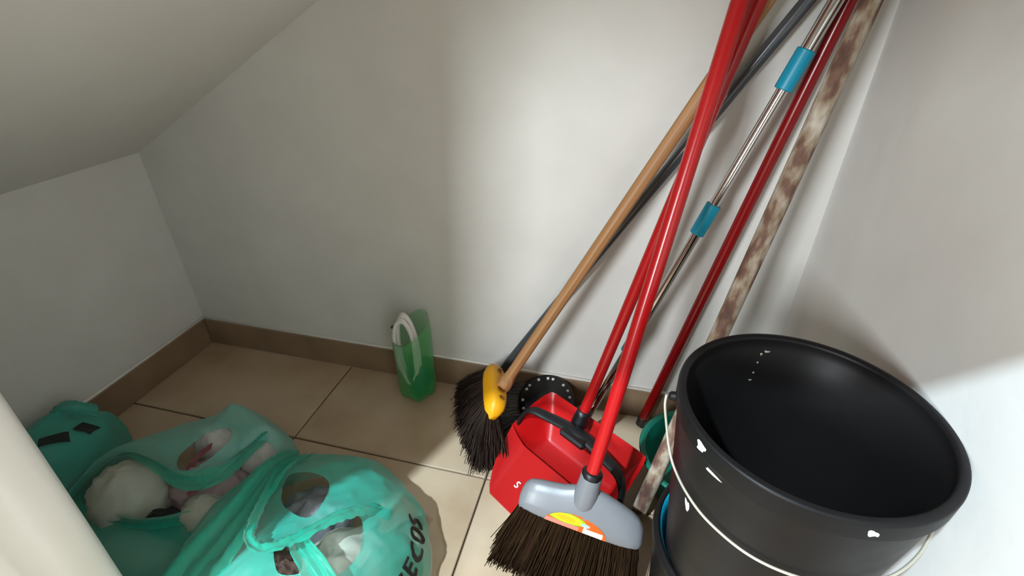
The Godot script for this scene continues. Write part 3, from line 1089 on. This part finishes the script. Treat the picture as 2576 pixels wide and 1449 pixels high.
# ------------------------------------------------------------------ bags
func bag_point(c: Vector3, r: Vector3, rho: float, th: float, f: FastNoiseLite, amp: float, pw := 3.0, lift = null) -> Vector3:
	var p := Vector3(cos(th) * r.x * rho, 0, sin(th) * r.z * rho)
	var y := r.y * sqrt(maxf(0.0, 1.0 - pow(rho, pw)))
	if lift != null:
		y *= lift.call(p.x + c.x, p.z + c.z)
	var q := Vector3(p.x, y, p.z)
	var n := f.get_noise_3dv(Vector3(q.x * 15.0 + q.z * 6.0, q.y * 12.0, q.z * 9.0)) * amp * smoothstep(0.0, 0.03, y + 0.012)
	var out := Vector3(p.x / r.x, 0.9, p.z / r.z).normalized()
	q += out * n
	q.y = maxf(q.y, 0.002)
	return c + q


func wrinkle(seed_: int) -> FastNoiseLite:
	var f := FastNoiseLite.new()
	f.seed = seed_
	f.frequency = 0.45
	f.fractal_type = FastNoiseLite.FRACTAL_RIDGED
	f.fractal_octaves = 3
	return f


func in_poly(p: Vector3, poly: PackedVector2Array) -> bool:
	return Geometry2D.is_point_in_polygon(Vector2(p.x, p.z), poly)


# a film with openings: cells wholly inside an outline are left out, points just inside are drawn onto the outline
func grid_with_holes(st: SurfaceTool, rows: Array, polys: Array, c: Vector3, first: int) -> void:
	var inside := []
	for i in rows.size():
		var flags := PackedByteArray()
		var row: PackedVector3Array = rows[i]
		for j in row.size():
			var at := Vector2(row[j].x + c.x, row[j].z + c.z)
			var hit := 0
			if i > first:
				for poly in polys:
					if Geometry2D.is_point_in_polygon(at, poly):
						hit = 1
						var best := Vector2.ZERO
						var far := INF
						for k in poly.size():
							var q := Geometry2D.get_closest_point_to_segment(at, poly[k], poly[(k + 1) % poly.size()])
							if q.distance_to(at) < far:
								far = q.distance_to(at)
								best = q
						row[j] = Vector3(best.x - c.x, row[j].y, best.y - c.z)
						break
			flags.append(hit)
		rows[i] = row
		inside.append(flags)
	grid(st, rows, 0, false, func(i: int, j: int) -> bool: return inside[i][j] + inside[i + 1][j] + inside[i][j + 1] + inside[i + 1][j + 1] == 4)


# gathered strip of film following a path; w is its half-width
func strap(st: SurfaceTool, pts: Array, wd: Array, side: Vector3, seed_: int, fold := 0.004) -> void:
	var path := smooth_path(pts, 7)
	var n := path.size()
	var f := wrinkle(seed_)
	var rows := []
	for i in n:
		var k := float(i) / (n - 1) * (wd.size() - 1)
		var w := lerpf(wd[int(k)], wd[mini(int(k) + 1, wd.size() - 1)], k - int(k))
		var t := (path[mini(i + 1, n - 1)] - path[maxi(i - 1, 0)]).normalized()
		var s := (side - t * side.dot(t)).normalized()
		var nrm := s.cross(t)
		var r := PackedVector3Array()
		for j in 15:
			var q := -1.0 + j / 7.0
			r.append(path[i] + s * q * w + nrm * (fold * cos(q * 9.0 + i * 0.08 + seed_) + 0.004 * f.get_noise_2d(i * 4.0, j * 9.0)) - nrm * 0.010 * q * q)
		rows.append(r)
	grid(st, rows, 0, false)


func bags() -> void:
	# ---------------- far bag, against the left wall
	var ca := Vector3(-1.020, 0, -0.410)
	var ra := Vector3(0.080, 0.146, 0.118)
	var fa := wrinkle(11)
	var root := thing("green_bag", "small closed green plastic bag with black printed bars, against the left wall", "bag", ca, "green rubbish bags")
	var st := new_st()
	var rows := []
	for i in 37:
		var row := PackedVector3Array()
		for j in 73:
			row.append(bag_point(Vector3.ZERO, ra, 1.0 - i / 36.0, TAU * (j % 72) / 72, fa, 0.014))
		rows.append(row)
	grid(st, rows, 0, false)
	var film_a := part("film", st, M.film_dull, root)
	# gathered neck
	st = new_st()
	strap(st, [Vector3(-0.035, 0.128, -0.03), Vector3(-0.02, 0.150, -0.05), Vector3(0.005, 0.152, -0.068), Vector3(0.02, 0.125, -0.09)], [0.01, 0.022, 0.024, 0.02], Vector3(1, 0, 0.6), 3)
	part("gathered_neck", st, M.film_dull, root)
	for q in [[Vector2(0.046, -0.043), Vector2(0.009, -0.004), Vector2(0.003, 0.012)], [Vector2(0.040, 0.004), Vector2(0.010, -0.018), Vector2(0.006, 0.006)]]:
		st = new_st()
		rows = []
		for i in 9:
			var row := PackedVector3Array()
			for j in 9:
				var p: Vector2 = q[0] + q[1] * (j / 4.0 - 1.0) * 0.9 + q[2] * (i / 4.0 - 1.0)
				var rho := Vector2(p.x / ra.x, p.y / ra.z).length()
				var th := atan2(p.y / ra.z, p.x / ra.x)
				row.append(bag_point(Vector3.ZERO, ra, rho, th, fa, 0.014) + Vector3(0.002, 0.0042, 0.002))
			rows.append(row)
		grid(st, rows, 0, false)
		part("printed_bar", st, M.ink, film_a, "black printed bar")

	# ---------------- middle bag: open, mouth towards the camera, white rubbish inside
	var cb := Vector3(-0.745, 0, -0.42)
	root = thing("green_bag", "open green plastic bag full of white crumpled rubbish, middle of three", "bag", cb, "green rubbish bags")
	var fb := wrinkle(23)
	var ridge := smooth_path([Vector3(-0.935, 0.055, -0.365), Vector3(-0.912, 0.090, -0.424), Vector3(-0.851, 0.118, -0.458), Vector3(-0.789, 0.134, -0.495), Vector3(-0.731, 0.144, -0.527), Vector3(-0.699, 0.162, -0.549), Vector3(-0.638, 0.150, -0.537), Vector3(-0.597, 0.120, -0.530), Vector3(-0.583, 0.080, -0.505)], 6)
	var hem := smooth_path([Vector3(-0.917, 0.060, -0.350), Vector3(-0.881, 0.100, -0.401), Vector3(-0.821, 0.132, -0.418), Vector3(-0.746, 0.140, -0.405), Vector3(-0.685, 0.140, -0.392), Vector3(-0.646, 0.140, -0.398), Vector3(-0.621, 0.145, -0.420), Vector3(-0.612, 0.145, -0.465), Vector3(-0.612, 0.138, -0.515)], 6)
	var foot := smooth_path([Vector3(-0.935, 0.003, -0.33), Vector3(-0.935, 0.003, -0.43), Vector3(-0.90, 0.003, -0.50), Vector3(-0.84, 0.003, -0.55), Vector3(-0.77, 0.003, -0.585), Vector3(-0.70, 0.003, -0.60), Vector3(-0.64, 0.003, -0.585), Vector3(-0.59, 0.003, -0.55), Vector3(-0.575, 0.003, -0.50)], 6)
	st = new_st()
	rows = []
	for i in 41:
		var k := i / 40.0
		var row := PackedVector3Array()
		for j in ridge.size():
			var p: Vector3
			if k < 0.5:
				var s := k * 2.0
				p = foot[j].lerp(ridge[j], s) + Vector3(0, 0, -0.018 * sin(PI * s))
			else:
				var s := k * 2.0 - 1.0
				p = ridge[j].lerp(hem[j], s) + Vector3(0, 0.012 * sin(PI * s), 0)
			var amp := 0.010 * sin(PI * clampf(k, 0.0, 1.0))
			p += Vector3(0.3, 0.8, 0.5) * amp * fb.get_noise_3dv(p * 22.0)
			p.y = maxf(p.y, 0.002)
			row.append(p - cb)
		rows.append(row)
	var hole := PackedVector2Array()
	for i in 20:
		var t := TAU * i / 20
		var dir := Vector2(0.30, 0.0) * 0.0
		hole.append(Vector2(-0.676, -0.447) + Vector2(0.95, 0.1) * cos(t) * 0.034 + Vector2(-0.35, 0.9) * sin(t) * 0.048 + dir)
	grid_with_holes(st, rows, [hole], cb, 20)
	part("back_film", st, M.film_thin, root)
	# hem roll of the mouth
	st = new_st()
	var hp := []
	for i in range(0, hem.size(), 4):
		hp.append(hem[i] - cb + Vector3(0, 0.001, 0))
	strap(st, hp, [0.004, 0.005, 0.005, 0.010, 0.016, 0.016, 0.014, 0.010], Vector3(0.2, 0.6, -0.8), 5, 0.002)
	part("hem", st, M.film_folded, root, "bright rolled hem of the bag mouth")
	# front side of the bag, low
	st = new_st()
	rows = []
	var fr := smooth_path([Vector3(-0.935, 0.050, -0.378), Vector3(-0.890, 0.060, -0.350), Vector3(-0.839, 0.070, -0.340), Vector3(-0.761, 0.085, -0.328), Vector3(-0.699, 0.092, -0.334), Vector3(-0.651, 0.093, -0.356), Vector3(-0.603, 0.095, -0.378), Vector3(-0.583, 0.105, -0.43)], 7)
	var fo := smooth_path([Vector3(-0.955, 0.003, -0.36), Vector3(-0.925, 0.003, -0.30), Vector3(-0.86, 0.003, -0.255), Vector3(-0.77, 0.003, -0.225), Vector3(-0.69, 0.003, -0.215), Vector3(-0.63, 0.003, -0.222), Vector3(-0.585, 0.003, -0.25), Vector3(-0.565, 0.003, -0.35)], 7)
	for i in 17:
		var row := PackedVector3Array()
		for j in fr.size():
			var p := fr[j]
			var q := fo[j]
			var pp := q.lerp(p, i / 16.0)
			pp += (Vector3(pp.x, 0, pp.z) - Vector3(cb.x, 0, cb.z)).normalized() * (0.036 * sin(PI * i / 16.0) + 0.010 * sin(PI * i / 16.0) * fb.get_noise_3dv(pp * 24.0))
			row.append(pp - cb)
		rows.append(row)
	grid(st, rows, 0, true)
	part("front_film", st, M.film, root)
	st = new_st()
	hp = []
	for i in range(14, fr.size(), 5):
		hp.append(fr[i] - cb + Vector3(0, 0.002, 0))
	strap(st, hp, [0.004, 0.006, 0.009, 0.011, 0.012, 0.012], Vector3(0.2, 0.5, -0.8), 6, 0.002)
	part("front_hem", st, M.film_folded, root, "bright folded front hem")
	# rubbish in it
	lump("crumpled_paper", "rounded white crumpled paper lump at the left of the open green bag", "paper", Vector3(-0.800, 0.072, -0.375), Vector3(0.066, 0.066, 0.056), M.foam, 101, 0.13)
	lump("crumpled_paper", "bright white crumpled paper seen through the handle hole of the middle green bag", "paper", Vector3(-0.722, 0.075, -0.503), Vector3(0.042, 0.060, 0.030), M.paper, 102, 0.22)
	lump("plastic_wrapper", "mauve grey crumpled plastic wrapper in the middle of the open green bag", "wrapper", Vector3(-0.685, 0.055, -0.43), Vector3(0.075, 0.052, 0.050), M.mauve, 103, 0.25)
	lump("crumpled_paper", "white crumpled paper under the film at the right end of the middle green bag", "paper", Vector3(-0.632, 0.07, -0.515), Vector3(0.034, 0.058, 0.042), M.paper, 104, 0.25)
	lump("black_wrapper", "black scrap between the white papers of the open green bag", "wrapper", Vector3(-0.705, 0.054, -0.352), Vector3(0.040, 0.034, 0.026), M.black, 105, 0.2)
	lump("crumpled_paper", "off white crumpled paper at the front right of the open green bag", "paper", Vector3(-0.640, 0.066, -0.375), Vector3(0.044, 0.046, 0.036), M.foam, 106, 0.16)
	lump("crumpled_paper", "large pale crumpled paper under the front film of the open green bag", "paper", Vector3(-0.705, 0.036, -0.305), Vector3(0.105, 0.036, 0.042), M.paper, 107, 0.12)
	var pk := thing("striped_wrapper", "thin pink and white striped strip lying on the mauve wrapper in the open bag", "wrapper", Vector3(-0.685, 0.10, -0.44))
	st = new_st()
	strap(st, [Vector3(-0.030, 0.002, 0.030), Vector3(-0.025, 0.024, -0.005), Vector3(-0.022, 0.020, -0.045)], [0.0015, 0.0028, 0.002], Vector3(1, 0, 0.3), 8, 0.001)
	part("stripe", st, M.pink, pk)
	st = new_st()
	strap(st, [Vector3(0.010, 0.012, 0.055), Vector3(0.024, 0.014, 0.030), Vector3(0.030, 0.010, 0.0)], [0.002, 0.004, 0.002], Vector3(1, 0, -0.3), 9, 0.001)
	part("stripe", st, M.pink, pk)

	# ---------------- front bag: tied handles, black print
	var cc := Vector3(-0.445, 0, -0.355)
	var rc := Vector3(0.207, 0.158, 0.207)
	root = thing("green_bag", "full green plastic bag with twisted handles and black letters, nearest of three", "bag", cc, "green rubbish bags")
	var fc := wrinkle(37)
	var holes := [PackedVector2Array([Vector2(-0.492, -0.435), Vector2(-0.424, -0.440), Vector2(-0.412, -0.371), Vector2(-0.467, -0.380)]), PackedVector2Array([Vector2(-0.348, -0.398), Vector2(-0.392, -0.346), Vector2(-0.335, -0.305), Vector2(-0.318, -0.35)]), PackedVector2Array([Vector2(-0.435, -0.322), Vector2(-0.405, -0.330), Vector2(-0.370, -0.300), Vector2(-0.405, -0.285)])]
	st = new_st()
	rows = []
	for i in 71:
		var row := PackedVector3Array()
		for j in 145:
			row.append(bag_point(Vector3.ZERO, rc, 1.0 - i / 70.0, TAU * (j % 144) / 144, fc, 0.013))
		rows.append(row)
	for k in holes.size():
		var corners := []
		for p in holes[k]:
			corners.append(Vector3(p.x, 0, p.y))
		var soft := PackedVector2Array()
		for p in smooth_path(corners, 6, true):
			soft.append(Vector2(p.x, p.z))
		holes[k] = soft
	grid_with_holes(st, rows, holes, cc, 0)
	var film_c := part("film", st, M.film, root)
	st = new_st()
	strap(st, [Vector3(-0.545, 0.090, -0.520) - cc, Vector3(-0.523, 0.150, -0.457) - cc, Vector3(-0.513, 0.176, -0.414) - cc, Vector3(-0.505, 0.182, -0.365) - cc, Vector3(-0.510, 0.172, -0.316) - cc, Vector3(-0.525, 0.150, -0.270) - cc, Vector3(-0.535, 0.12, -0.22) - cc], [0.022, 0.024, 0.027, 0.030, 0.036, 0.042, 0.045], Vector3(1, 0, 0.15), 1, 0.007)
	part("handle", st, M.film_folded, root, "wide gathered green handle")
	st = new_st()
	strap(st, [Vector3(-0.515, 0.150, -0.455) - cc, Vector3(-0.486, 0.184, -0.389) - cc, Vector3(-0.466, 0.194, -0.332) - cc, Vector3(-0.455, 0.194, -0.308) - cc, Vector3(-0.430, 0.194, -0.300) - cc, Vector3(-0.407, 0.189, -0.318) - cc, Vector3(-0.385, 0.182, -0.350) - cc, Vector3(-0.362, 0.172, -0.386) - cc, Vector3(-0.338, 0.152, -0.416) - cc, Vector3(-0.310, 0.118, -0.434) - cc], [0.010, 0.011, 0.012, 0.013, 0.016, 0.020, 0.022, 0.021, 0.014, 0.003], Vector3(0.35, 0.75, 0.6), 2, 0.003)
	part("handle", st, M.film_folded, root, "bright green looped handle")
	st = new_st()
	strap(st, [Vector3(-0.410, 0.172, -0.335) - cc, Vector3(-0.385, 0.176, -0.318) - cc, Vector3(-0.345, 0.170, -0.296) - cc, Vector3(-0.300, 0.15, -0.262) - cc], [0.010, 0.014, 0.018, 0.022], Vector3(0.8, 0.3, -0.6), 4, 0.003)
	part("handle", st, M.film_folded, root, "short bright green strap")
	# printed letters bent round the bag
	var tm := TextMesh.new()
	tm.text = "SECOS"
	tm.font = sys_font(700)
	tm.font_size = 64
	tm.pixel_size = 0.01
	tm.depth = 0.02
	var arr := tm.surface_get_arrays(0)
	var vs: PackedVector3Array = arr[Mesh.ARRAY_VERTEX]
	var ix: PackedInt32Array = arr[Mesh.ARRAY_INDEX]
	var lo := Vector3.INF
	var hi := -Vector3.INF
	for p in vs:
		lo = lo.min(p)
		hi = hi.max(p)
	var mapped := PackedVector3Array()
	for p in vs:
		var s := (p.x - lo.x) / (hi.x - lo.x)
		var h := (p.y - lo.y) / (hi.y - lo.y)
		var th := deg_to_rad(lerpf(4.0, -33.0, s))
		var rho := lerpf(0.950, 0.865, h)
		var q := bag_point(Vector3.ZERO, rc, rho, th, fc, 0.013)
		mapped.append(q + Vector3(cos(th) * 0.7, 0.6, sin(th) * 0.7) * (0.0012 + 0.0008 * signf(p.z)))
	st = new_st()
	st.set_smooth_group(0xFFFFFFFF)
	if ix.size():
		for i in range(0, ix.size(), 3):
			tri(st, mapped[ix[i]], mapped[ix[i + 1]], mapped[ix[i + 2]])
	else:
		for i in range(0, mapped.size(), 3):
			tri(st, mapped[i], mapped[i + 1], mapped[i + 2])
	part("printed_letters", st, M.ink, film_c, "black printed letters SECOS")
	# what it holds
	lump("tissue_wad", "white tissue wad filling the right half of the nearest green bag", "tissue", Vector3(-0.355, 0.068, -0.33), Vector3(0.075, 0.066, 0.085), M.foam, 201, 0.14)
	lump("grey_packet", "grey crumpled packet seen through the upper hole of the nearest green bag", "packet", Vector3(-0.452, 0.066, -0.415), Vector3(0.058, 0.058, 0.05), M.grey, 202, 0.2)
	lump("tissue_wad", "pale tissue wad at the left side inside the nearest green bag", "tissue", Vector3(-0.56, 0.055, -0.32), Vector3(0.055, 0.05, 0.085), M.paper, 203, 0.2)
	lump("brown_scrap", "brown scrap seen through the lower hole of the nearest green bag", "scrap", Vector3(-0.425, 0.088, -0.305), Vector3(0.034, 0.05, 0.03), M.brown, 204, 0.25)
